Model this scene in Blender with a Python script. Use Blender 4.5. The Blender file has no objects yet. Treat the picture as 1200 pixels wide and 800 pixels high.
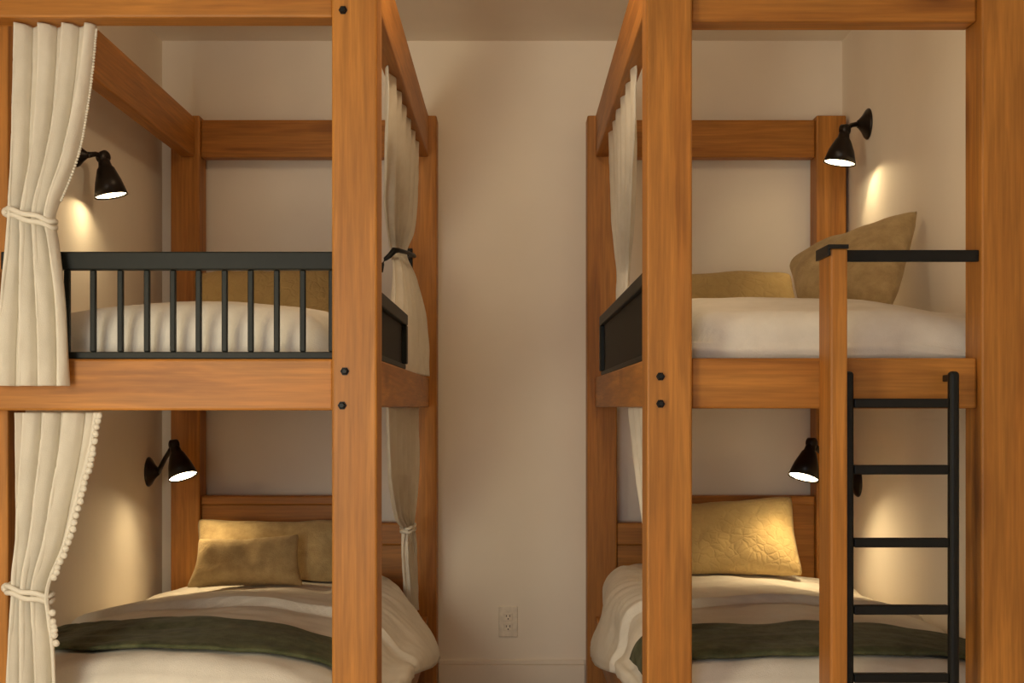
import bpy, bmesh, math, random
from mathutils import Vector, Matrix, noise
random.seed(7)
SC = bpy.context.scene
COL = SC.collection

# ------------------------------------------------------------------ camera, light, exposure
CAM_H, F, HZ = 1.15, 1500.0, 477.0          # eye height, focal length in px of a 1200 px frame, horizon row
cd = bpy.data.cameras.new('camera'); cam = bpy.data.objects.new('camera', cd); COL.objects.link(cam)
cd.sensor_width = 36.0; cd.lens = F / 1200 * 36; cd.shift_y = (HZ - 400) / 1200; cd.clip_start = 0.02
cam.location = (0, 0, CAM_H); cam.rotation_euler = (math.pi / 2, 0, 0)
SC.camera = cam

SC.view_settings.view_transform = 'Standard'; SC.view_settings.look = 'None'
SC.view_settings.gamma = 1.0; SC.view_settings.use_curve_mapping = False
SC.view_settings.exposure = 0.2
wd = bpy.data.worlds.new('world'); SC.world = wd; wd.use_nodes = True
bg = wd.node_tree.nodes['Background']
bg.inputs['Color'].default_value = (1.0, 0.84, 0.66, 1); bg.inputs['Strength'].default_value = 0.02

def area(name, loc, target, size, power, color):
    ld = bpy.data.lights.new(name, 'AREA'); ld.shape = 'RECTANGLE'; ld.size, ld.size_y = size
    ld.energy = power; ld.color = color
    o = bpy.data.objects.new(name, ld); COL.objects.link(o); o.location = loc
    d = Vector(target) - Vector(loc); o.rotation_euler = d.to_track_quat('-Z', 'Y').to_euler()
    return o
area('added_rear_fill', (-1.0, -2.1, 1.15), (.1, 4, .9), (1.3, 1.6), 40, (0.92, 0.96, 1.0))  # unseen cool fill added behind the camera to light the walls
area('added_left_key', (-1.12, .95, 1.1), (-.65, 3, .95), (.45, .9), 17, (1.0, 0.88, 0.62))  # added key out of frame, brightens the left bunk front most
area('added_aisle_fill', (0, 3.0, 2.5), (0, 4.2, .6), (.35, .35), 7, (1.0, 0.75, 0.45))  # extra light added above the view to lift the gap wall and interiors
SC.cycles.diffuse_bounces = 8; SC.cycles.max_bounces = 12

LAMP_POWER = 4.0
LAMP_COL = (1.0, 0.74, 0.40)

# ------------------------------------------------------------------ helpers
def at(px, py, Y):
    return Vector(((px - 600) * Y / F, Y, CAM_H + (HZ - py) * Y / F))
def lerp(a, b, t): return a + (b - a) * t
def sst(a, b, x):
    t = max(0.0, min(1.0, (x - a) / (b - a))); return t * t * (3 - 2 * t)
def interp(keys, t):
    if t <= keys[0][0]: return keys[0][1]
    for (a, va), (b, vb) in zip(keys, keys[1:]):
        if t <= b:
            return lerp(va, vb, sst(a, b, t)) if not isinstance(va, Vector) else va.lerp(vb, (t - a) / (b - a))
    return keys[-1][1]
def linterp(keys, t):
    if t <= keys[0][0]: return keys[0][1]
    for (a, va), (b, vb) in zip(keys, keys[1:]):
        if t <= b: return lerp(va, vb, (t - a) / (b - a))
    return keys[-1][1]

WL = {}
def thing(name, label, cat, loc, group=None):
    o = bpy.data.objects.new(name, None); COL.objects.link(o); o.empty_display_size = 0.05
    o.location = loc; WL[o.name] = Vector(loc); o['label'] = label; o['category'] = cat
    if group: o['group'] = group
    return o
def tag(o, label, cat, group=None):
    o['label'] = label; o['category'] = cat
    if group: o['group'] = group
    return o
def obj(name, bm, mat, parent=None, smooth=False, origin=None, label=None):
    bmesh.ops.recalc_face_normals(bm, faces=bm.faces)
    xs = [v.co.copy() for v in bm.verts]
    if origin is None:
        lo = Vector([min(c[i] for c in xs) for i in range(3)]); hi = Vector([max(c[i] for c in xs) for i in range(3)])
        origin = (lo + hi) / 2
        if parent is None: origin.z = lo.z
    bmesh.ops.translate(bm, verts=bm.verts, vec=-origin)
    me = bpy.data.meshes.new(name); bm.to_mesh(me); bm.free()
    if smooth:
        for p in me.polygons: p.use_smooth = True
    if mat: me.materials.append(mat)
    o = bpy.data.objects.new(name, me); COL.objects.link(o)
    WL[o.name] = origin.copy()
    if parent is not None:
        o.parent = parent; o.location = origin - WL[parent.name]
    else: o.location = origin
    if label: o['label'] = label
    return o
def dup(o, delta):
    c = o.copy(); COL.objects.link(c); c.location = o.location + Vector(delta); WL[c.name] = WL[o.name] + Vector(delta); return c

def add_box(bm, x0, x1, y0, y1, z0, z1, bev=0.004, seg=2):
    r = bmesh.ops.create_cube(bm, size=1.0); vs = r['verts']
    for v in vs:
        v.co = Vector((lerp(x0, x1, v.co.x + .5), lerp(y0, y1, v.co.y + .5), lerp(z0, z1, v.co.z + .5)))
    if bev:
        es = list({e for v in vs for e in v.link_edges})
        bmesh.ops.bevel(bm, geom=es, offset=bev, segments=seg, affect='EDGES', profile=0.5)
def bx(*a, **k):
    bm = bmesh.new(); add_box(bm, *a, **k); return bm
def frame_axes(d):
    d = Vector(d).normalized(); u = Vector((0, 0, 1)) if abs(d.z) < .9 else Vector((1, 0, 0))
    a = d.cross(u).normalized(); b = d.cross(a).normalized(); return d, a, b
def add_tube(bm, pts, rad, n=12, closed=False, ry=None):
    pts = [Vector(p) for p in pts]; m = len(pts); rings = []
    for i, p in enumerate(pts):
        if closed: d = pts[(i + 1) % m] - pts[i - 1]
        else: d = pts[min(i + 1, m - 1)] - pts[max(i - 1, 0)]
        d, a, b = frame_axes(d)
        r = rad[i] if isinstance(rad, (list, tuple)) else rad
        rings.append([bm.verts.new(p + a * r * math.cos(2 * math.pi * k / n) + b * r * math.sin(2 * math.pi * k / n)) for k in range(n)])
    for i in range(m if closed else m - 1):
        A, B = rings[i], rings[(i + 1) % m]
        for k in range(n): bm.faces.new((A[k], A[(k + 1) % n], B[(k + 1) % n], B[k]))
    if not closed:
        bm.faces.new(rings[0]); bm.faces.new(rings[-1])
def add_lathe(bm, origin, axis, prof, n=36, capa=True, capb=True):
    d, a, b = frame_axes(axis); o = Vector(origin); rings = []
    for t, r in prof:
        rings.append([bm.verts.new(o + d * t + a * r * math.cos(2 * math.pi * k / n) + b * r * math.sin(2 * math.pi * k / n)) for k in range(n)])
    for A, B in zip(rings, rings[1:]):
        for k in range(n): bm.faces.new((A[k], A[(k + 1) % n], B[(k + 1) % n], B[k]))
    if capa: bm.faces.new(rings[0])
    if capb: bm.faces.new(rings[-1])

# ------------------------------------------------------------------ materials
def newmat(name):
    m = bpy.data.materials.new(name); m.use_nodes = True; nt = m.node_tree
    return m, nt, nt.nodes['Principled BSDF']
def nd(nt, typ, **kw):
    n = nt.nodes.new(typ)
    for k, v in kw.items():
        if k in ('operation', 'blend_type', 'data_type', 'noise_dimensions', 'feature', 'distance', 'wave_type', 'bands_direction', 'vector_type'): setattr(n, k, v)
        else: n.inputs[k].default_value = v
    return n
def ramp(nt, stops):
    r = nt.nodes.new('ShaderNodeValToRGB'); els = r.color_ramp.elements
    while len(els) < len(stops): els.new(0.5)
    for e, (p, c) in zip(els, stops): e.position = p; e.color = (*c, 1)
    return r
def wood(name, axis, dark, light, knot=True):
    m, nt, b = newmat(name); L = nt.links
    tc = nd(nt, 'ShaderNodeTexCoord'); oi = nd(nt, 'ShaderNodeObjectInfo')
    off = nd(nt, 'ShaderNodeVectorMath', operation='SCALE'); off.inputs[0].default_value = (7.1, 13.3, 5.7)
    L.new(oi.outputs['Random'], off.inputs['Scale'])
    add = nd(nt, 'ShaderNodeVectorMath', operation='ADD')
    L.new(tc.outputs['Object'], add.inputs[0]); L.new(off.outputs[0], add.inputs[1])
    def mp(al, ac):
        v = nd(nt, 'ShaderNodeMapping'); s = [ac] * 3; s[axis] = al; v.inputs['Scale'].default_value = s
        L.new(add.outputs[0], v.inputs['Vector']); return v
    n1 = nd(nt, 'ShaderNodeTexNoise', Scale=1.0, Detail=5.0, Roughness=0.55, Distortion=0.6); L.new(mp(1.1, 15).outputs[0], n1.inputs['Vector'])
    n2 = nd(nt, 'ShaderNodeTexNoise', Scale=1.0, Detail=3.0, Roughness=0.6); L.new(mp(5, 120).outputs[0], n2.inputs['Vector'])
    n3 = nd(nt, 'ShaderNodeTexNoise', Scale=1.0, Detail=2.0); L.new(mp(1.5, 4).outputs[0], n3.inputs['Vector'])
    # cathedral rings
    ring = nd(nt, 'ShaderNodeMath', operation='MULTIPLY'); L.new(n1.outputs['Fac'], ring.inputs[0]); ring.inputs[1].default_value = 34
    sn = nd(nt, 'ShaderNodeMath', operation='SINE'); L.new(ring.outputs[0], sn.inputs[0])
    r1 = ramp(nt, [(0.25, dark), (0.5, tuple(lerp(a, c, .55) for a, c in zip(dark, light))), (0.75, light)]); L.new(n1.outputs['Fac'], r1.inputs[0])
    mr = nd(nt, 'ShaderNodeMapRange'); mr.inputs[1].default_value = -1; mr.inputs[2].default_value = 1; mr.inputs[3].default_value = 0.90; mr.inputs[4].default_value = 1.05
    L.new(sn.outputs[0], mr.inputs[0])
    m1 = nd(nt, 'ShaderNodeVectorMath', operation='SCALE'); L.new(r1.outputs[0], m1.inputs[0]); L.new(mr.outputs[0], m1.inputs['Scale'])
    mr2 = nd(nt, 'ShaderNodeMapRange'); mr2.inputs[1].default_value = .3; mr2.inputs[2].default_value = .7; mr2.inputs[3].default_value = 0.80; mr2.inputs[4].default_value = 1.14
    L.new(n2.outputs['Fac'], mr2.inputs[0])
    m2 = nd(nt, 'ShaderNodeVectorMath', operation='SCALE'); L.new(m1.outputs[0], m2.inputs[0]); L.new(mr2.outputs[0], m2.inputs['Scale'])
    mr3 = nd(nt, 'ShaderNodeMapRange'); mr3.inputs[1].default_value = .3; mr3.inputs[2].default_value = .7; mr3.inputs[3].default_value = 0.90; mr3.inputs[4].default_value = 1.08
    L.new(n3.outputs['Fac'], mr3.inputs[0])
    m3 = nd(nt, 'ShaderNodeVectorMath', operation='SCALE'); L.new(m2.outputs[0], m3.inputs[0]); L.new(mr3.outputs[0], m3.inputs['Scale'])
    out = m3.outputs[0]
    if knot:
        vo = nd(nt, 'ShaderNodeTexVoronoi', Scale=1.0); L.new(mp(2.2, 6.5).outputs[0], vo.inputs['Vector'])
        sp = nd(nt, 'ShaderNodeSeparateColor'); L.new(vo.outputs['Color'], sp.inputs[0])
        gt = nd(nt, 'ShaderNodeMath', operation='GREATER_THAN'); L.new(sp.outputs[0], gt.inputs[0]); gt.inputs[1].default_value = 0.45
        kr = nd(nt, 'ShaderNodeMapRange'); kr.inputs[1].default_value = 0.02; kr.inputs[2].default_value = 0.24; kr.inputs[3].default_value = 0.8; kr.inputs[4].default_value = 0.0
        L.new(vo.outputs['Distance'], kr.inputs[0])
        km = nd(nt, 'ShaderNodeMath', operation='MULTIPLY'); L.new(kr.outputs[0], km.inputs[0]); L.new(gt.outputs[0], km.inputs[1])
        mx = nd(nt, 'ShaderNodeMix', data_type='RGBA'); L.new(km.outputs[0], mx.inputs[0]); L.new(out, mx.inputs[6]); mx.inputs[7].default_value = (dark[0] * .5, dark[1] * .42, dark[2] * .4, 1)
        out = mx.outputs[2]
    L.new(out, b.inputs['Base Color'])
    b.inputs['Roughness'].default_value = 0.48; b.inputs['Specular IOR Level'].default_value = 0.35
    bp = nd(nt, 'ShaderNodeBump', Strength=0.12, Distance=0.002); L.new(n2.outputs['Fac'], bp.inputs['Height']); L.new(bp.outputs[0], b.inputs['Normal'])
    return m
WD, WLT = (0.31, 0.111, 0.016), (0.52, 0.221, 0.041)
WOOD = [wood('honey_wood_x', 0, WD, WLT), wood('honey_wood_y', 1, WD, WLT), wood('honey_wood_z', 2, WD, WLT)]
def paint(name, col, rough=0.75, bump=0.05, scale=90):
    m, nt, b = newmat(name); L = nt.links
    tc = nd(nt, 'ShaderNodeTexCoord')
    n = nd(nt, 'ShaderNodeTexNoise', Scale=2.2, Detail=3.0); L.new(tc.outputs['Object'], n.inputs['Vector'])
    r = ramp(nt, [(0.3, tuple(c * .95 for c in col)), (0.7, tuple(min(1, c * 1.03) for c in col))]); L.new(n.outputs['Fac'], r.inputs[0]); L.new(r.outputs[0], b.inputs['Base Color'])
    n2 = nd(nt, 'ShaderNodeTexNoise', Scale=scale, Detail=3.0); L.new(tc.outputs['Object'], n2.inputs['Vector'])
    bp = nd(nt, 'ShaderNodeBump', Strength=bump, Distance=0.003); L.new(n2.outputs['Fac'], bp.inputs['Height']); L.new(bp.outputs[0], b.inputs['Normal'])
    b.inputs['Roughness'].default_value = rough; b.inputs['Specular IOR Level'].default_value = 0.25
    return m
def fabric(name, c0, c1, scale=9, weave=420, bump=0.35, quilt=0, sheen=0.05, rough=0.9, wr=0.25):
    m, nt, b = newmat(name); L = nt.links
    tc = nd(nt, 'ShaderNodeTexCoord')
    n = nd(nt, 'ShaderNodeTexNoise', Scale=scale, Detail=5.0, Roughness=.65); L.new(tc.outputs['Object'], n.inputs['Vector'])
    r = ramp(nt, [(0.3, c0), (0.7, c1)]); L.new(n.outputs['Fac'], r.inputs[0]); col = r.outputs[0]
    w = nd(nt, 'ShaderNodeTexNoise', Scale=weave, Detail=2.0); L.new(tc.outputs['Object'], w.inputs['Vector'])
    hsum = nd(nt, 'ShaderNodeMath', operation='MULTIPLY_ADD'); L.new(n.outputs['Fac'], hsum.inputs[0]); hsum.inputs[1].default_value = wr * 6
    L.new(w.outputs['Fac'], hsum.inputs[2]); h = hsum.outputs[0]
    bp = nd(nt, 'ShaderNodeBump', Strength=bump, Distance=0.004); L.new(h, bp.inputs['Height'])
    last = bp
    if quilt:
        nz = nd(nt, 'ShaderNodeTexNoise', Scale=14.0, Detail=2.0); L.new(tc.outputs['Object'], nz.inputs['Vector'])
        mxv = nd(nt, 'ShaderNodeVectorMath', operation='MULTIPLY_ADD'); L.new(nz.outputs['Color'], mxv.inputs[0]); mxv.inputs[1].default_value = (.05, .05, .05); L.new(tc.outputs['Object'], mxv.inputs[2])
        vo = nd(nt, 'ShaderNodeTexVoronoi', feature='DISTANCE_TO_EDGE', Scale=quilt); L.new(mxv.outputs[0], vo.inputs['Vector'])
        mr = nd(nt, 'ShaderNodeMapRange'); mr.inputs[1].default_value = 0.0; mr.inputs[2].default_value = 0.16; L.new(vo.outputs['Distance'], mr.inputs[0])
        b2 = nd(nt, 'ShaderNodeBump', Strength=0.32, Distance=0.008); L.new(mr.outputs[0], b2.inputs['Height']); L.new(bp.outputs[0], b2.inputs['Normal']); last = b2
    L.new(col, b.inputs['Base Color']); L.new(last.outputs[0], b.inputs['Normal'])
    b.inputs['Roughness'].default_value = rough; b.inputs['Specular IOR Level'].default_value = 0.1
    b.inputs['Sheen Weight'].default_value = sheen; b.inputs['Sheen Roughness'].default_value = 0.5
    return m
def plain(name, col, rough=0.5, metal=0.0, spec=0.4):
    m, nt, b = newmat(name); L = nt.links
    tc = nd(nt, 'ShaderNodeTexCoord'); n = nd(nt, 'ShaderNodeTexNoise', Scale=40.0, Detail=2.0); L.new(tc.outputs['Object'], n.inputs['Vector'])
    r = ramp(nt, [(0.3, tuple(c * .88 for c in col)), (0.7, tuple(min(1, c * 1.1) for c in col))]); L.new(n.outputs['Fac'], r.inputs[0]); L.new(r.outputs[0], b.inputs['Base Color'])
    b.inputs['Roughness'].default_value = rough; b.inputs['Metallic'].default_value = metal; b.inputs['Specular IOR Level'].default_value = spec
    return m
M_WALL = paint('wall_paint', (0.87, 0.80, 0.695))
M_CEIL = paint('ceiling_paint', (0.87, 0.81, 0.72))
M_TRIM = paint('trim_paint', (0.84, 0.765, 0.65), rough=0.5, bump=0.02)
M_LINEN = fabric('white_linen', (0.68, 0.64, 0.565), (0.79, 0.75, 0.675), scale=7, weave=420, bump=0.32, wr=.4)
M_CURT = fabric('cream_linen', (0.82, 0.775, 0.68), (0.90, 0.86, 0.77), scale=12, weave=500, bump=0.25, wr=.12)
def translucent(m, f):
    nt = m.node_tree; b = nt.nodes['Principled BSDF']; out = nt.nodes['Material Output']
    t = nt.nodes.new('ShaderNodeBsdfTranslucent'); mx = nt.nodes.new('ShaderNodeMixShader'); mx.inputs[0].default_value = f
    nt.links.new(b.inputs['Base Color'].links[0].from_socket, t.inputs['Color'])
    nt.links.new(b.outputs[0], mx.inputs[1]); nt.links.new(t.outputs[0], mx.inputs[2]); nt.links.new(mx.outputs[0], out.inputs['Surface'])
translucent(M_CURT, .25)
M_MUST = fabric('mustard_chenille', (0.40, 0.285, 0.130), (0.58, 0.43, 0.215), scale=22, weave=260, bump=0.6, sheen=0.1)
M_QUILT = fabric('mustard_quilted', (0.47, 0.335, 0.14), (0.57, 0.41, 0.18), scale=8, weave=300, bump=0.3, quilt=30, sheen=0.1)
M_GREEN = fabric('olive_velvet', (0.052, 0.058, 0.027), (0.125, 0.132, 0.068), scale=26, weave=300, bump=0.3, sheen=0.04, rough=.75)
M_BLACK = plain('black_metal', (0.007, 0.007, 0.0065), 0.45, spec=0.25)
M_GUARD = plain('charcoal_paint', (0.008, 0.010, 0.008), 0.5, spec=0.25)
M_PANEL = plain('dark_panel_paint', (0.008, 0.008, 0.007), 0.6, spec=0.2)
M_BRONZE = plain('dark_bronze', (0.016, 0.010, 0.007), 0.35, 0.3)
M_PLATE = plain('almond_plastic', (0.80, 0.73, 0.62), 0.4)
M_SLOT = plain('dark_slot', (0.03, 0.024, 0.02), 0.6)
def bulb_mat(name, strength):
    m, nt, b = newmat(name); b.inputs['Base Color'].default_value = (1, .9, .7, 1)
    b.inputs['Emission Color'].default_value = (1.0, 0.80, 0.47, 1); b.inputs['Emission Strength'].default_value = strength; return m
M_BULB = bulb_mat('bulb_glow', 13.0); M_BULB2 = bulb_mat('bulb_glow_bright', 19.0)

# ------------------------------------------------------------------ the room
XL, XR, YB, ZC = -1.324, 1.25, 4.845, 2.536
def struct(name, bm, mat):
    o = obj(name, bm, mat); o['kind'] = 'structure'; return o
struct('wall_back', bx(XL - .1, XR + .1, YB, YB + .1, 0, ZC, bev=0), M_WALL)
struct('wall_left', bx(XL - .1, XL, -2.2, YB, 0, ZC, bev=0), M_WALL)
struct('wall_right', bx(XR, XR + .1, -2.2, YB, 0, ZC, bev=0), M_WALL)
struct('ceiling', bx(XL - .1, XR + .1, -2.2, YB + .1, ZC, ZC + .1, bev=0), M_CEIL)
struct('floor', bx(XL - .1, XR + .1, -2.2, YB + .1, -.1, 0, bev=0), wood('floor_boards', 1, (0.42, 0.31, 0.20), (0.58, 0.45, 0.31), False))
def baseboard(name, x0, x1, y0, y1):
    bm = bmesh.new()
    add_box(bm, x0, x1, y0, y1, 0, .178, bev=.002)
    add_box(bm, x0, x1, y0 + .004, y1, .178, .196, bev=.004)
    return struct(name, bm, M_TRIM)
baseboard('baseboard_back', -.278, .275, YB - .016, YB)

# ------------------------------------------------------------------ bunk beds
def beam(name, parent, x0, x1, y0, y1, z0, z1, axis, label=None):
    return obj(name, bx(min(x0, x1), max(x0, x1), y0, y1, z0, z1, bev=.005), WOOD[axis], parent, label=label)
def bolt(parent, px, py, Y):
    p = at(px, py, Y); bm = bmesh.new()
    add_lathe(bm, p, (0, -1, 0), [(0, .0095), (.002, .0095), (.002, .0075), (.009, .007), (.0105, .005)], n=6)
    return obj('bolt', bm, M_BLACK, parent, label='black hex bolt head')
def headboard(parent, s, x_wall):
    bm = bmesh.new()
    xa, xs = .388, .52
    def b(a, c, *r, **k): add_box(bm, min(s * a, s * c), max(s * a, s * c), *r, **k)
    b(xs, abs(x_wall), 4.745, 4.785, .40, .79)
    b(xs, abs(x_wall), 4.735, 4.795, .788, .822, bev=.006)
    b(xa, xs, 4.745, 4.785, .40, .64)
    b(xa, xs + .001, 4.735, 4.795, .64, .722, bev=.006)
    return obj('headboard', bm, WOOD[0], parent)
def guard_panel(parent, s, y1, zt):
    # gap-side safety panel: frame round a recessed board
    xo, xi = .304, .346
    def sb(a, c, *r, **k): return bx(min(s * a, s * c), max(s * a, s * c), *r, **k)
    g = obj('guard_panel', sb(.318, .332, 2.832, y1 - .02, 1.262, zt - .02, bev=.001), M_PANEL, parent, label='black recessed safety panel on the aisle side')
    obj('panel_top_rail', sb(xo, xi, 2.832, y1, zt - .032, zt, bev=.003), M_GUARD, g)
    obj('panel_bottom_rail', sb(xo + .006, xi, 2.832, y1, 1.2605, 1.275, bev=.003), M_GUARD, g)
    obj('panel_stile', sb(xo, xi, y1 - .045, y1, 1.2755, zt - .0325, bev=.003), M_GUARD, g)
    obj('panel_stile', sb(xo, xi, 2.832, 2.86, 1.2755, zt - .0325, bev=.003), M_GUARD, g)
def gap_side(parent, s):
    X = lambda a: s * a
    beam('front_post', parent, X(.2875), X(.3845), 2.73, 2.83, 0, 2.30, 2)
    beam('rear_post', parent, X(.278), X(.387), 4.72, 4.825, 0, 2.226, 2)
    beam('side_rail', parent, X(.308), X(.356), 2.8305, 4.7195, 2.072, 2.226, 1)
    beam('side_rail', parent, X(.306), X(.356), 2.8305, 4.7195, 1.15, 1.260, 1)
    beam('side_rail', parent, X(.308), X(.356), 2.8305, 4.7195, .25, .38, 1)

LB = thing('bunk_bed', 'honey wood bunk bed with cream front curtains and black baluster guard, left of the aisle', 'bunk bed', (-.75, 3.78, 0), 'facing wooden bunk beds')
gap_side(LB, -1)
beam('front_post', LB, -1.219, -1.112, 2.8235, 2.93, 0, 2.13, 2)
beam('rear_post', LB, -1.259, -1.152, 4.72, 4.825, 0, 2.226, 2)
beam('front_rail', LB, -1.318, -.385, 2.755, 2.823, 1.989, 2.13, 0)
beam('front_rail', LB, -1.318, -.385, 2.755, 2.823, 1.143, 1.254, 0)
beam('front_rail', LB, -1.318, -.385, 2.755, 2.823, .24, .38, 0)
beam('wall_rail', LB, -1.219, -1.171, 2.9305, 4.7195, 2.072, 2.220, 1)
beam('wall_rail', LB, -1.219, -1.171, 2.9305, 4.7195, 1.15, 1.255, 1)
beam('wall_rail', LB, -1.219, -1.171, 2.9305, 4.7195, .25, .38, 1)
beam('rear_rail', LB, -1.1515, -.3875, 4.74, 4.80, 2.075, 2.214, 0)
beam('rear_rail', LB, -1.1515, -.3875, 4.74, 4.80, 1.15, 1.255, 0)
beam('bed_base', LB, -1.170, -.357, 2.8235, 4.7195, 1.17, 1.19, 1)
beam('bed_base', LB, -1.170, -.357, 2.8235, 4.7195, .28, .30, 1)
headboard(LB, -1, 1.1515)
guard_panel(LB, -1, 3.74, 1.42)
bolt(LB, 402, 12, 2.73); bolt(LB, 404, 435, 2.73); bolt(LB, 401, 475, 2.73)
# front guard with balusters
gy0, gy1 = 2.772, 2.80
g = obj('guard_rail', bx(-1.108, -.386, gy0, gy1, 1.448, 1.487, bev=.003), M_GUARD, LB, label='black front guard rail with slim balusters')
obj('guard_bottom_bar', bx(-1.108, -.386, gy0, gy1, 1.2545, 1.270, bev=.002), M_GUARD, g)
bal = obj('baluster', bx(-.3985, -.3865, gy0 + .007, gy1 - .007, 1.2705, 1.4475, bev=.002), M_GUARD, g)
for px in (355, 324.5, 294, 263.5, 233, 203, 172.5, 141.5, 109.5, 79, 48, 18, -6):
    dup(bal, ((px - 600) * 2.786 / F - (-.3925), 0, 0)).parent = g

RB = thing('bunk_bed', 'honey wood bunk bed with the black ladder in front, right of the aisle', 'bunk bed', (.72, 3.78, 0), 'facing wooden bunk beds')
gap_side(RB, 1)
beam('front_post', RB, 1.001, 1.135, 2.73, 2.83, 0, 2.30, 2)
beam('rear_post', RB, 1.123, 1.233, 4.72, 4.825, 0, 2.226, 2)
beam('front_rail', RB, .385, 1.0005, 2.755, 2.823, 1.980, 2.13, 0)
beam('front_rail', RB, .385, 1.0005, 2.755, 2.823, 1.147, 1.256, 0)
beam('front_rail', RB, .385, 1.0005, 2.755, 2.823, .24, .38, 0)
beam('wall_rail', RB, 1.085, 1.134, 2.8305, 4.7195, 1.15, 1.255, 1)
beam('wall_rail', RB, 1.085, 1.134, 2.8305, 4.7195, .25, .38, 1)
beam('rear_rail', RB, .3875, 1.1225, 4.74, 4.80, 2.075, 2.214, 0)
beam('rear_rail', RB, .3875, 1.1225, 4.74, 4.80, 1.15, 1.255, 0)
beam('bed_base', RB, .357, 1.084, 2.8235, 4.7195, 1.17, 1.19, 1)
beam('bed_base', RB, .357, 1.084, 2.8235, 4.7195, .28, .30, 1)
headboard(RB, 1, 1.1225)
guard_panel(RB, 1, 4.46, 1.465)
bolt(RB, 774, 441, 2.73); bolt(RB, 774, 473, 2.73)
beam('ladder_post', RB, .660, .6965, 2.655, 2.7545, 0, 1.481, 2, label='slim wooden upright beside the ladder')
gb = obj('grab_bar', bx(.697, 1.0005, 2.742, 2.7545, 1.462, 1.487, bev=.002), M_BLACK, RB, label='black flat grab bar')
obj('bar_bracket', bx(.654, .6598, 2.650, 2.757, 1.464, 1.487, bev=.001), M_BLACK, gb)
obj('bar_bracket', bx(.6545, .697, 2.648, 2.6545, 1.478, 1.487, bev=.001), M_BLACK, gb)

# ------------------------------------------------------------------ ladder
LD = thing('bunk_ladder', 'black metal bunk ladder hooked on the right-hand bunk', 'ladder', (.822, 2.71, 0))
def stile(x):
    bm = bmesh.new(); add_box(bm, x - .011, x + .011, 2.698, 2.720, 0, 1.226, bev=.008, seg=3); return bm
obj('stile', stile(.711), M_BLACK, LD); obj('stile', stile(.934), M_BLACK, LD)
rg = obj('rung', bx(.7225, .9225, 2.700, 2.718, 1.1485, 1.1685, bev=.003), M_BLACK, LD)
for z in (1.018, .8637, .722, .578, .435, .29, .146):
    dup(rg, (0, 0, z - 1.1585)).parent = LD
hk = obj('hook', bx(.703, .719, 2.7205, 2.7545, 1.205, 1.219, bev=.002), M_BLACK, LD); dup(hk, (.223, 0, 0)).parent = LD

# ------------------------------------------------------------------ bedding
def soft(p, amp, sc, seed=0): return amp * noise.noise(Vector((p[0] * sc + seed, p[1] * sc - seed, p[2] * sc)))
def mattress(name, x0, x1, y0, y1, zb, topf, label, cat='mattress', rnd=.07, seed=1, mat=None):
    bm = bmesh.new(); NX, NY, NS = 44, 70, 9
    rows = []
    cx, cy = (x0 + x1) / 2, (y0 + y1) / 2; hx, hy = (x1 - x0) / 2, (y1 - y0) / 2
    grid = []
    for j in range(NY + 1):
        row = []
        for i in range(NX + 1):
            u, v = -1 + 2 * i / NX, -1 + 2 * j / NY
            # more samples near the edges
            u = math.sin(u * math.pi / 2); v = math.sin(v * math.pi / 2)
            x, y = cx + u * hx, cy + v * hy
            dx, dy = hx - abs(x - cx), hy - abs(y - cy)
            rx = max(0, 1 - dx / rnd); ry = max(0, 1 - dy / rnd)
            q = min(1.0, math.sqrt(rx * rx + ry * ry))
            z = topf(x, y) - rnd * (1 - math.sqrt(max(0, 1 - q * q)))
            z += soft((x, y, 0), .006, 3.2, seed) + soft((x, y * 1.7, 0), .0025, 11, seed + 3)
            row.append(bm.verts.new((x, y, z)))
        grid.append(row)
    for j in range(NY):
        for i in range(NX): bm.faces.new((grid[j][i], grid[j][i + 1], grid[j + 1][i + 1], grid[j + 1][i]))
    loop = [grid[0][i] for i in range(NX)] + [grid[j][NX] for j in range(NY)] + [grid[NY][NX - i] for i in range(NX)] + [grid[NY - j][0] for j in range(NY)]
    prev = loop
    for k in range(1, NS + 1):
        t = k / NS; cur = []
        for v0 in loop:
            c = v0.co; bul = .006 * math.sin(math.pi * t)
            ox = bul * (1 if c.x > cx else -1) * (abs(c.x - cx) > hx - .002); oy = bul * (1 if c.y > cy else -1) * (abs(c.y - cy) > hy - .002)
            n = soft((c.x, c.y, t), .004, 6, seed) * math.sin(math.pi * t)
            cur.append(bm.verts.new((c.x + ox + n, c.y + oy + n, lerp(c.z, zb, t))))
        for a in range(len(loop)):
            b2 = (a + 1) % len(loop); bm.faces.new((prev[a], prev[b2], cur[b2], cur[a]))
        prev = cur
    bm.faces.new(prev)
    return tag(obj(name, bm, mat or M_LINEN, smooth=True), label, cat, 'white bunk mattresses')
def ltop(x, y):
    c = 1 - abs((x + .74) / .42) ** 2.2
    return 1.330 + .055 * max(0, c) + .035 * sst(2.85, 3.35, y) - .02 * sst(-.5, -.37, x)
MUL = mattress('mattress', -1.100, -.398, 2.845, 4.70, 1.1902, ltop, 'plump white linen mattress on the upper bunk behind the black balusters', seed=2, rnd=.085)
def rtop(x, y):
    return 1.37 + .062 * sst(2.85, 3.35, y) - .035 * sst(.85, 1.12, x)
MUR = mattress('mattress', .398, 1.232, 2.845, 4.70, 1.2562, rtop, 'white linen mattress on the upper bunk behind the black grab bar', seed=5, rnd=.075)

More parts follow.
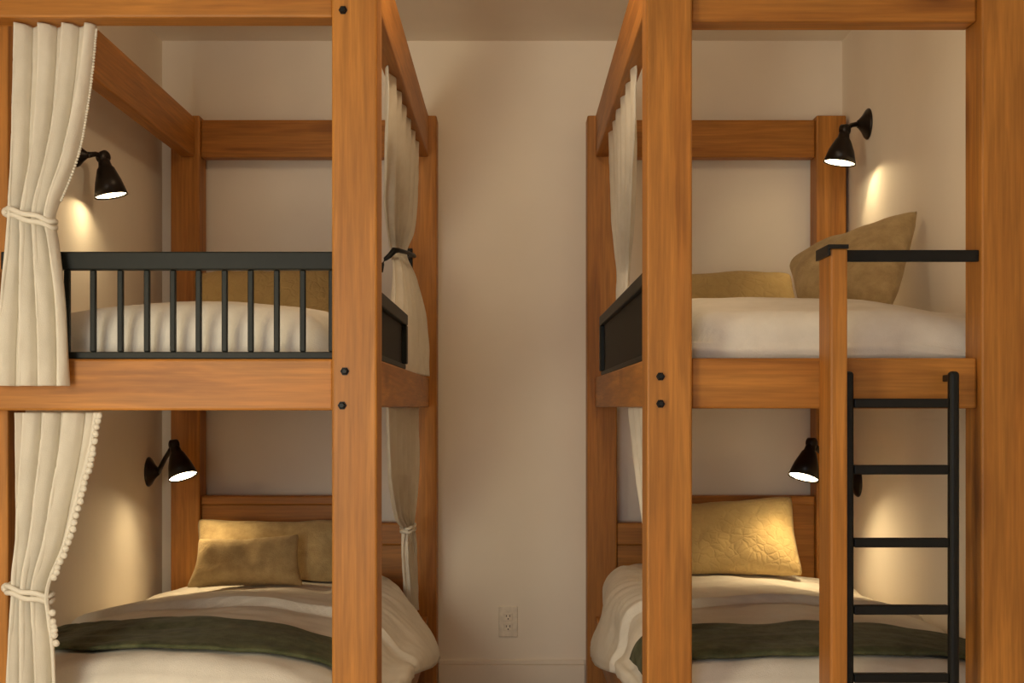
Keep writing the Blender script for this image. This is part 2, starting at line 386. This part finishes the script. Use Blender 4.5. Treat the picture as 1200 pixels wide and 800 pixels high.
# lower beds: cross-section (x, z) from wall edge over the top to the aisle hem
SEC_L = [(-1.312, .495), (-1.25, .525), (-1.12, .560), (-.95, .582), (-.75, .590), (-.58, .577), (-.46, .552), (-.385, .515), (-.325, .445), (-.284, .385), (-.262, .335)]
SEC_R = [(1.238, .50), (1.18, .528), (1.05, .556), (.90, .574), (.72, .584), (.55, .580), (.43, .574), (.368, .562), (.336, .530), (.320, .46), (.300, .392), (.284, .335)]
def catmull(P, t):
    n = len(P) - 1; f = t * n; i = min(int(f), n - 1); u = f - i
    p0, p1, p2, p3 = (Vector(P[max(0, min(n, i + k))]) for k in (-1, 0, 1, 2))
    return .5 * ((2 * p1) + (p2 - p0) * u + (2 * p0 - 5 * p1 + 4 * p2 - p3) * u * u + (3 * p1 - p0 - 3 * p2 + p3) * u ** 3)
def section(P, n=90):
    pts = [catmull(P, i / 600) for i in range(601)]
    L = [0]
    for a, b2 in zip(pts, pts[1:]): L.append(L[-1] + (b2 - a).length)
    out, k = [], 0
    for i in range(n + 1):
        s = L[-1] * i / n
        while k < 599 and L[k + 1] < s: k += 1
        out.append(pts[k].lerp(pts[k + 1], (s - L[k]) / max(1e-9, L[k + 1] - L[k])))
    return out
class Bed:
    def __init__(s, P, side, seed, fold_y, back_drop):
        s.S = section(P); s.n = len(s.S) - 1; s.side = side; s.seed = seed; s.fold = fold_y; s.bd = back_drop
    def pt(s, t, Y, off=0.0, wrk=1.0):
        """point on the cover at t (0 wall .. 1 hem), depth Y, pushed out by off"""
        f = t * s.n; i = min(int(f), s.n - 1); p = s.S[i].lerp(s.S[i + 1], f - i)
        d = (s.S[min(i + 2, s.n)] - s.S[max(i - 1, 0)]).normalized()
        nrm = Vector((-d.y, d.x)) if s.side < 0 else Vector((d.y, -d.x))
        top = 1 - sst(.58, .78, t)
        z = p.y - s.bd * sst(3.6, 4.35, Y) * top
        x = p.x
        # front lip turning down
        lip = sst(2.95, 2.835, Y); z -= .035 * lip * lip
        if s.side < 0 and t < .2: x = lerp(max(x, -1.095), x, sst(2.95, 3.15, Y))
        # drape folds
        dr = sst(.74, .95, t)
        w = dr * (.016 * math.sin(Y * 9 + s.seed + 2 * noise.noise(Vector((Y * 2, t * 3, s.seed))))) + soft((p.x, Y, p.y), .010, 4.5, s.seed) * wrk + soft((p.x * .8, Y * 1.6, p.y), .005, 13, s.seed + 9) * wrk
        w += off
        z -= dr * (-.10 * sst(4.1, 3.3, Y)) * sst(.85, 1.0, t)
        return Vector((x + nrm.x * w, Y, z + nrm.y * w))
    def surf(s, yn, yf, name, mat, off, t0=0.0, t1=1.0, ny=170, nt=110, thick=.02, label='', cat='', wrk=1.0, front=None, fold=0.0):
        bm = bmesh.new(); G = []
        for j in range(ny + 1):
            row = []
            for i in range(nt + 1):
                t = lerp(t0, t1, i / nt); a, b2 = yn(t), yf(t); Y = lerp(a, b2, j / ny)
                o = off
                if fold: o += fold * sst(s.fold - .006 + .20 * (1 - t) ** 3, s.fold + .007 + .20 * (1 - t) ** 3, Y)
                e = min(i, nt - i, 3) / 3.0; ej = min(j, ny - j, 3) / 3.0
                o -= thick * .5 * (1 - min(e, ej))
                row.append(bm.verts.new(s.pt(t, Y, o, wrk)))
            G.append(row)
        if front:      # turned-down front skirt
            for k in range(1, 9):
                row = []
                for i in range(nt + 1):
                    c = G[-1][i].co if k > 1 else G[0][i].co
                    base = G[0][i].co
                    zz = lerp(base.z, max(front, base.z - .2), k / 8) if base.z > front else base.z - .001 * k
                    row.append(bm.verts.new((base.x, base.y - .014 * math.sin(min(1, k / 4) * math.pi / 2) , zz)))
                if k == 1: FR = [G[0]]
                FR.append(row)
                G_last = row
            for A, B2 in zip(FR, FR[1:]):
                for i in range(nt): bm.faces.new((A[i], A[i + 1], B2[i + 1], B2[i]))
        for j in range(ny):
            for i in range(nt): bm.faces.new((G[j][i], G[j][i + 1], G[j + 1][i + 1], G[j + 1][i]))
        o = obj(name, bm, mat, smooth=True)
        sd = o.modifiers.new('thickness', 'SOLIDIFY'); sd.thickness = thick; sd.offset = -1
        return tag(o, label, cat, name.replace('_', ' ') + 's on the lower bunks')
BL = Bed(SEC_L, -1, 3.1, 3.60, .072)
BR = Bed(SEC_R, 1, 8.4, 3.66, .042)
def dtop(bed, t_lo=0, t_hi=.8):
    pts = [(p.x, p.y) for p in bed.S[:int(bed.n * .85)]]; pts.sort()
    def f(x, y): return linterp(pts, x) - bed.bd * sst(3.6, 4.35, y) - .075
    return f
mattress('mattress', -1.100, -.440, 2.90, 4.66, .3002, dtop(BL), 'white mattress under the duvet on the left lower bunk', seed=11, rnd=.05)
mattress('mattress', .440, 1.070, 2.90, 4.66, .3002, dtop(BR), 'white mattress under the duvet on the right lower bunk', seed=12, rnd=.05)
DL = BL.surf(lambda t: 2.85, lambda t: lerp(4.66, 4.12, sst(.55, 1.0, t)), 'duvet', M_LINEN, 0, label='white linen duvet hanging over the aisle edge of the left lower bunk', cat='duvet', front=.40, fold=.024)
DR = BR.surf(lambda t: 2.85, lambda t: lerp(4.68, 4.25, sst(.6, 1.0, t)), 'duvet', M_LINEN, 0, label='white linen duvet hanging over the aisle edge of the right lower bunk', cat='duvet', front=.40, fold=.024)
BL.surf(lambda t: linterp([(0, 3.20), (.3, 2.95), (.5, 2.92), (.72, 2.98), (1, 3.02)], t), lambda t: linterp([(0, 3.62), (.3, 3.34), (.5, 3.29), (.72, 3.27), (1, 3.27)], t), 'throw_blanket', M_GREEN, .020, t1=.83, ny=50, thick=.008, label='dark olive throw blanket across the left lower bunk', cat='blanket')
BR.surf(lambda t: linterp([(0, 3.04), (.3, 2.92), (.5, 2.90), (.72, 2.90), (1, 2.96)], t), lambda t: linterp([(0, 3.37), (.3, 3.31), (.5, 3.27), (.72, 3.29), (1, 3.40)], t), 'throw_blanket', M_GREEN, .020, t1=.86, ny=50, thick=.008, label='dark olive throw blanket across the right lower bunk behind the ladder', cat='blanket')

# ------------------------------------------------------------------ pillows
from mathutils.bvhtree import BVHTree
def bvh(o):
    off = WL[o.name]; me = o.data
    return BVHTree.FromPolygons([v.co + off for v in me.vertices], [tuple(p.vertices) for p in me.polygons])
def pillow(TL, TR, BRc, BLc, thick, mat, label, seed, cat='pillow', pinch=.05, lump=.012, name='pillow', sag=0.0, on=None):
    bm = bmesh.new(); NU, NV = 40, 30
    nrm = ((TR - TL) + (BRc - BLc)).cross((BLc - TL) + (BRc - TR)).normalized()
    if nrm.y > 0: nrm = -nrm                                          # towards the viewer's side
    ctr = (TL + TR + BRc + BLc) / 4
    def pos(u, v):
        return TL.lerp(TR, u).lerp(BLc.lerp(BRc, u), v)
    F_, B_ = {}, {}
    for j in range(NV + 1):
        for i in range(NU + 1):
            u, v = i / NU, j / NV; a, c = 2 * u - 1, 2 * v - 1
            p = pos(u, v)
            edge_in = pinch * ((1 - a * a) * abs(c) ** 3 * (1 if True else 0))
            edge_in2 = pinch * ((1 - c * c) * abs(a) ** 3)
            p = p + (ctr - p) * 0 - (pos(u, 1) - pos(u, 0)).normalized() * edge_in * (1 if c > 0 else -1) * .35 - (pos(1, v) - pos(0, v)).normalized() * edge_in2 * (1 if a > 0 else -1) * .35
            p = p.lerp(ctr, .055 * abs(a * c) ** 7)
            h = ((1 - abs(a) ** 3.2) * (1 - abs(c) ** 3.2)) ** .62
            p.z -= sag * (1 - a * a) * (1 - v)
            n1 = soft(p, lump, 7, seed) + soft(p, lump * .5, 18, seed + 4)
            rim = min(i, NU - i, j, NV - j) == 0
            w = soft(p, .006, 14, seed + 7)
            if rim:
                vtx = bm.verts.new(p + nrm * w); F_[i, j] = B_[i, j] = vtx
            else:
                F_[i, j] = bm.verts.new(p + nrm * (thick / 2 * h + n1 * h ** .5 + w))
                B_[i, j] = bm.verts.new(p - nrm * (thick / 2 * h - w))
    for j in range(NV):
        for i in range(NU):
            bm.faces.new((F_[i, j], F_[i + 1, j], F_[i + 1, j + 1], F_[i, j + 1]))
            if len({B_[i, j], B_[i + 1, j], B_[i + 1, j + 1], B_[i, j + 1]} & set(F_[i, j].link_faces and []) ) == 0:
                try: bm.faces.new((B_[i, j + 1], B_[i + 1, j + 1], B_[i + 1, j], B_[i, j]))
                except ValueError: pass
    if on is not None:
        T = bvh(on)
        for v in bm.verts:
            h = T.ray_cast(Vector((v.co.x, v.co.y, 3.0 if v.co.z > 1.2 else 1.0)), Vector((0, 0, -1)))[0]
            if h is not None and v.co.z < h.z + .006: v.co.z = h.z + .006 + .0005 * random.random()
    o = obj(name, bm, mat, smooth=True)
    return tag(o, label, cat, 'mustard pillows on the bunks')
pillow(at(229, 606, 4.63), at(418, 606, 4.63), at(416, 700, 4.50), at(226, 698, 4.50), .13, M_MUST, 'mustard chenille pillow against the headboard of the left lower bunk', 1, on=DL)
pillow(at(231, 630, 4.41), at(352, 624, 4.41), at(358, 691, 4.32), at(216, 690, 4.32), .11, M_MUST, 'small mustard chenille cushion in front of the larger pillow, left lower bunk', 2, on=DL, cat='cushion', name='cushion')
pillow(at(770, 592, 4.65), at(930, 579, 4.65), at(944, 676, 4.44), at(768, 680, 4.44), .14, M_QUILT, 'quilted mustard pillow on the right lower bunk under the lamp', 3, on=DR)
pillow(at(758, 326, 4.56), at(928, 319, 4.56), at(948, 384, 4.40), at(756, 384, 4.40), .15, M_QUILT, 'quilted mustard pillow lying low on the right upper bunk', 4, on=MUR)
pillow(at(924, 312, 4.15), at(1079, 243, 3.86), at(1042, 366, 3.62), at(938, 368, 3.95), .17, M_MUST, 'large mustard pillow leaning on the wall of the right upper bunk', 5, on=MUR, pinch=.03)
pillow(at(226, 319, 4.56), at(402, 318, 4.56), at(406, 384, 4.42), at(220, 384, 4.42), .15, M_QUILT, 'mustard pillow behind the black balusters on the left upper bunk', 6, on=MUL)

# ------------------------------------------------------------------ curtains
def curtain_surface(keys, nf, amp, seed, nu=120, nv=110, nrm_sign=1, sharp=1.0, phase=0.0):
    """keys: list of (v, A, B): fabric edge to edge at each level, v 0 top .. 1 bottom"""
    ka = [(v, Vector(A)) for v, A, B in keys]; kb = [(v, Vector(B)) for v, A, B in keys]
    def smooth_path(k, v):
        n = len(k)
        for i in range(n - 1):
            if v <= k[i + 1][0] or i == n - 2:
                t = (v - k[i][0]) / (k[i + 1][0] - k[i][0])
                p0, p1, p2, p3 = (k[max(0, min(n - 1, i + m))][1] for m in (-1, 0, 1, 2))
                return .5 * ((2 * p1) + (p2 - p0) * t + (2 * p0 - 5 * p1 + 4 * p2 - p3) * t * t + (3 * p1 - p0 - 3 * p2 + p3) * t ** 3)
    w0 = (ka[0][1] - kb[0][1]).length
    def P(u, v):
        A, B = smooth_path(ka, v), smooth_path(kb, v); d = B - A; w = d.length
        dh = Vector((d.x, d.y, 0)).normalized(); n = Vector((-dh.y, dh.x, 0)) * nrm_sign
        ww = noise.noise(Vector((u * 2.3, v * 1.6, seed))) * .9 + noise.noise(Vector((u * 5, v * 4.0, seed + 5))) * .22
        ph = 2 * math.pi * nf * u + phase + ww * 1.5
        s = math.sin(ph); s = math.copysign(abs(s) ** .8, s)
        a = amp * (.75 + .35 * min(1.6, w0 / max(.02, w))) * (1 + .35 * noise.noise(Vector((u * 3, v * 2, seed + 2))))
        if w < .55 * w0: a *= .55 + .45 * (w / (.55 * w0))
        lat = .28 * a * math.sin(2 * ph + 1.0)
        edge = min(1, u * 8) * min(1, (1 - u) * 8)
        fine = .002 * noise.noise(Vector((u * 30, v * 14, seed + 8)))
        return A + d * u + n * (a * s + fine) + dh * lat * edge
    bm = bmesh.new(); G = [[bm.verts.new(P(i / nu, j / nv)) for i in range(nu + 1)] for j in range(nv + 1)]
    for j in range(nv):
        for i in range(nu): bm.faces.new((G[j][i], G[j][i + 1], G[j + 1][i + 1], G[j + 1][i]))
    return bm, P
def curtain(keys, nf, amp, seed, label, **k):
    group = None
    bm, P = curtain_surface(keys, nf, amp, seed, **k)
    top = (Vector(keys[0][1]) + Vector(keys[0][2])) / 2
    bot = (Vector(keys[-1][1]) + Vector(keys[-1][2])) / 2
    T = thing('curtain', label, 'curtain', (bot.x, bot.y, bot.z), 'cream bunk curtains')
    c = obj('curtain_panel', bm, M_CURT, T, smooth=True)
    sd = c.modifiers.new('thickness', 'SOLIDIFY'); sd.thickness = .003; sd.offset = 0
    return T, P
def tie(T, pts_center, hw, hd, tilt, strands=2, rad=.0055, gap=.012, along=(1, 0, 0), knot=True):
    c0 = Vector(pts_center); al = Vector(along).normalized(); pr = Vector((-al.y, al.x, 0))
    bm = bmesh.new()
    for s in range(strands):
        pts = []
        for k in range(40):
            a = 2 * math.pi * k / 40; ca, sa = math.cos(a), math.sin(a)
            q = c0 + al * hw * ca + pr * hd * math.copysign(abs(sa) ** .7, sa)
            q.z += -tilt * ca + (s - (strands - 1) / 2) * gap + .002 * math.sin(5 * a + s)
            pts.append(q)
        add_tube(bm, pts, rad, n=10, closed=True)
    if knot:
        q = c0 - al * (hw + .003); q.z += tilt
        bmesh.ops.create_uvsphere(bm, u_segments=10, v_segments=8, radius=.011, matrix=Matrix.Translation(q))
    return obj('tieback', bm, M_CURT, T, smooth=True, label='twisted cream cord tieback')

def fk(v, l, r, py, Y): return (v, at(l, py, Y), at(r, py, Y))
# upper front curtain, left bunk
K = [fk(0, 13, 112, 29.5, 2.796), fk(.17, 13, 104, 100, 2.780), fk(.36, 13, 88, 180, 2.752), fk(.50, 12, 66, 240, 2.738), fk(.555, 11, 63, 262, 2.735), fk(.62, 8, 68, 290, 2.728), fk(.80, -2, 77, 370, 2.722), fk(1, -6, 80, 452, 2.718)]
T, P = curtain(K, 3.7, .018, 3, 'cream linen curtain tied back at the front of the left upper bunk', phase=2.0)
c = (at(11, 250, 2.736) + at(63, 262, 2.736)) / 2
tie(T, c, .050, .029, .014)
bm = bmesh.new()
for k in range(64):
    v = .02 + .46 * k / 63; p = P(1.0, v)
    bmesh.ops.create_icosphere(bm, subdivisions=1, radius=.0032 + .0008 * random.random(), matrix=Matrix.Translation(p + Vector((.002, -.002, 0))))
obj('edge_trim', bm, M_CURT, T, smooth=True, label='tiny bobble trim along the edge')
# lower front curtain, left bunk, with pompoms
K = [fk(0, 13, 118, 483.4, 2.780), fk(.10, 13, 111, 525, 2.770), fk(.24, 13, 97, 580, 2.755), fk(.36, 13, 82, 635, 2.738), fk(.46, 11, 65, 675, 2.728), fk(.50, 11, 60, 697, 2.725), fk(.56, 8, 63, 725, 2.722), fk(.68, 4, 68, 780, 2.720), fk(1, -4, 74, 1000, 2.720)]
T, P = curtain(K, 3.7, .018, 9, 'cream linen curtain with pompom edge at the front of the left lower bunk', phase=1.2)
c = (at(11, 689, 2.725) + at(59, 700, 2.725)) / 2
tie(T, c, .047, .028, .011)
bm = bmesh.new()
bmesh.ops.create_icosphere(bm, subdivisions=2, radius=.0078)
for v in bm.verts: v.co *= 1 + .16 * noise.noise(v.co * 260)
pv = [.014 + .445 * k / 26 for k in range(27)] + [.545 + .10 * k / 5 for k in range(6)]
p0 = P(1.0, pv[0]) + Vector((.005, -.004, 0))
bmesh.ops.translate(bm, verts=bm.verts, vec=p0)
pom = obj('pompom', bm, M_CURT, T, smooth=True)
for v in pv[1:]:
    q = P(1.0, v) + Vector((.005 + .002 * random.uniform(-1, 1), -.004, 0))
    c = dup(pom, q - p0); c.parent = T; c.rotation_euler = (random.random() * 6, random.random() * 6, 0)

# aisle-side curtains, hung along the side rails
def sk(v, x, ya, yb, z, xb=None): return (v, Vector((x, ya, z)), Vector((x if xb is None else xb, yb, z)))
K = [sk(0, -.335, 3.45, 4.50, 2.071), sk(.25, -.350, 3.60, 4.50, 1.90, -.340), sk(.42, -.385, 3.95, 4.50, 1.77, -.352), sk(.50, -.405, 4.31, 4.49, 1.685, -.376), sk(.58, -.378, 4.16, 4.54, 1.60, -.345), sk(.8, -.365, 3.95, 4.62, 1.44, -.312), sk(1, -.362, 3.92, 4.64, 1.262, -.306)]
T, P = curtain(K, 6, .009, 21, 'cream curtain held by a black hook on the left upper bunk, aisle side')
K = [sk(0, -.338, 3.50, 4.50, 1.149), sk(.25, -.355, 3.72, 4.50, .95, -.335), sk(.42, -.37, 4.10, 4.48, .80, -.345), sk(.50, -.365, 4.32, 4.50, .735, -.352), sk(.60, -.365, 4.33, 4.53, .66, -.345), sk(1, -.36, 4.44, 4.62, .42, -.345)]
T, P = curtain(K, 6, .009, 25, 'cream curtain knotted beside the pillows of the left lower bunk, aisle side')
tie(T, (-.358, 4.41, .735), .095, .022, 0, strands=2, along=(0, 1, 0), knot=False)
K = [sk(0, .335, 3.45, 4.42, 2.071), sk(.25, .348, 3.60, 4.40, 1.90, .340), sk(.45, .368, 3.90, 4.40, 1.74, .35), sk(.60, .378, 4.14, 4.42, 1.62, .366), sk(.72, .374, 4.16, 4.44, 1.52, .366), sk(1, .369, 4.12, 4.46, 1.27, .366)]
T, P = curtain(K, 6, .009, 31, 'cream curtain behind the black panel on the right upper bunk, aisle side')
K = [sk(0, .338, 2.95, 3.68, 1.149), sk(.25, .348, 2.98, 3.55, .97), sk(.5, .360, 3.02, 3.38, .82), sk(.68, .368, 3.05, 3.28, .73), sk(1, .372, 3.0, 3.42, .62)]
T, P = curtain(K, 5, .011, 35, 'cream curtain hanging into the right lower bunk, aisle side')

# black hook that holds the upper left aisle curtain
H = thing('curtain_hook', 'black iron curtain hook on the left bunk rear post', 'hook', (-.375, 4.715, 1.69))
obj('hook_plate', bx(-.392, -.366, 4.712, 4.7195, 1.645, 1.735, bev=.003), M_BLACK, H)
bm = bmesh.new()
add_tube(bm, [(-.379, 4.712, 1.70), (-.366, 4.64, 1.70), (-.345, 4.54, 1.685), (-.341, 4.44, 1.678), (-.352, 4.33, 1.672), (-.378, 4.26, 1.672), (-.390, 4.235, 1.668), (-.404, 4.225, 1.650), (-.418, 4.22, 1.638), (-.428, 4.22, 1.622), (-.431, 4.22, 1.595)], [.006, .006, .006, .006, .0065, .008, .011, .009, .007, .007, .006], n=12)
obj('hook_arm', bm, M_BLACK, H, smooth=True)

# ------------------------------------------------------------------ wall lamps
def lamp(base, knuckle, axis, length, r_open, label, plate_r=.054, power=1.0, spot=92, side=1, beam=None, bulb=M_BULB, blend=.35):
    base = Vector(base); kn = Vector(knuckle); ax = Vector(axis).normalized(); wn = Vector((side, 0, 0))
    T = thing('wall_lamp', label, 'lamp', base, 'bedside wall lamps')
    bm = bmesh.new(); add_lathe(bm, base, wn, [(0, plate_r), (.004, plate_r), (.010, plate_r * .9), (.022, plate_r * .55), (.034, plate_r * .30), (.040, plate_r * .22)])
    obj('wall_mount', bm, M_BRONZE, T, smooth=True)
    bm = bmesh.new(); s = base + wn * .036; mid = (s + kn) / 2 + Vector((0, 0, .006))
    add_tube(bm, [s, s.lerp(mid, .5), mid, mid.lerp(kn, .5), kn], [.010, .0085, .008, .009, .011], n=14); obj('arm', bm, M_BRONZE, T, smooth=True)
    bm = bmesh.new()
    d = (kn - s).cross(ax); d = d.normalized() if d.length > 1e-4 else Vector((0, 1, 0))
    add_lathe(bm, kn - d * .014, d, [(-.002, .013), (.002, .019), (.026, .019), (.030, .013)], n=24); obj('joint', bm, M_BRONZE, T, smooth=True)
    # shade: neck then cone, hollow
    prof = [(.004, .010), (.008, .017), (.022, .019), (.030, .021), (.036, .026), (length * .62, r_open * .78), (length, r_open), (length, r_open - .003), (length * .62, r_open * .78 - .003), (.042, .022), (.042, .001)]
    bm = bmesh.new(); add_lathe(bm, kn, ax, prof, n=40); obj('lamp_shade', bm, M_BRONZE, T, smooth=True)
    bm = bmesh.new(); zf = length - .004; R = r_open - .0045
    add_lathe(bm, kn, ax, [(zf - .002, R * .9), (zf - .001, R), (zf, R * .98), (zf + .001, R * .6), (zf + .0015, .001)], n=36); obj('bulb', bm, bulb, T, smooth=True, label='glowing warm white bulb disc')
    ld = bpy.data.lights.new('lamp_beam', 'SPOT'); ld.energy = LAMP_POWER * power; ld.color = LAMP_COL; ld.spot_size = math.radians(spot); ld.spot_blend = blend; ld.shadow_soft_size = .02
    lo = bpy.data.objects.new('lamp_beam', ld); COL.objects.link(lo); lo.parent = T
    lo.location = kn + ax * (length + .004) - base; bd = Vector(beam or axis).normalized(); lo.rotation_euler = bd.to_track_quat('-Z', 'Y').to_euler()
    return T
lamp((XL, 3.885, 1.915), at(121, 184, 3.93), (.20, .02, -1), .122, .051, 'dark bronze wall lamp beside the curtain, left upper bunk', side=1, spot=146, beam=(-.28, -.12, -1), plate_r=.036, power=.24, blend=.2)
lamp((XR, 4.49, 2.143), at(990, 152, 4.44), (-.16, .0, -1), .118, .056, 'dark bronze wall lamp above the leaning pillow, right upper bunk', side=-1, spot=124, beam=(.30, -.38, -1), power=.42)
lamp((XL, 4.66, .915), at(204, 521, 4.50), (.36, -.27, -1), .122, .052, 'dark bronze wall lamp beside the pillows, left lower bunk', side=1, spot=150, beam=(.16, -.45, -1), bulb=M_BULB2, blend=.8, power=.95)
lamp((XR, 4.62, .880), at(951, 519, 4.45), (-.30, -.27, -1), .128, .054, 'dark bronze wall lamp above the quilted pillow, right lower bunk', side=-1, spot=150, beam=(.04, -.45, -1), bulb=M_BULB2, blend=.7, power=1.2)

# ------------------------------------------------------------------ wall outlet
oc = at(595.5, 728, YB); T = thing('wall_outlet', 'almond duplex power outlet low on the aisle wall', 'outlet', (oc.x, YB, oc.z))
y0 = YB - .006
obj('cover_plate', bx(oc.x - .036, oc.x + .036, y0, YB - .0002, oc.z - .058, oc.z + .058, bev=.003), M_PLATE, T)
def socket(z):
    s = obj('socket', bx(oc.x - .017, oc.x + .017, y0 - .003, y0 - .0002, z - .0145, z + .0145, bev=.0025), M_PLATE, T)
    for dx, h in ((-.0065, .0045), (.0065, .0055)):
        obj('slot', bx(oc.x + dx - .0013, oc.x + dx + .0013, y0 - .0036, y0 - .0028, z + .002 - h + .002, z + .002 + h, bev=0), M_SLOT, s)
    bm = bmesh.new(); add_lathe(bm, (oc.x, y0 - .0028, z - .008), (0, -1, 0), [(0, .0026), (.0008, .0026)], n=12); obj('ground_hole', bm, M_SLOT, s)
socket(oc.z + .0195); socket(oc.z - .0195)
bm = bmesh.new(); add_lathe(bm, (oc.x, y0 - .0002, oc.z), (0, -1, 0), [(0, .0032), (.0012, .0028)], n=12); obj('screw', bm, M_PLATE, T)
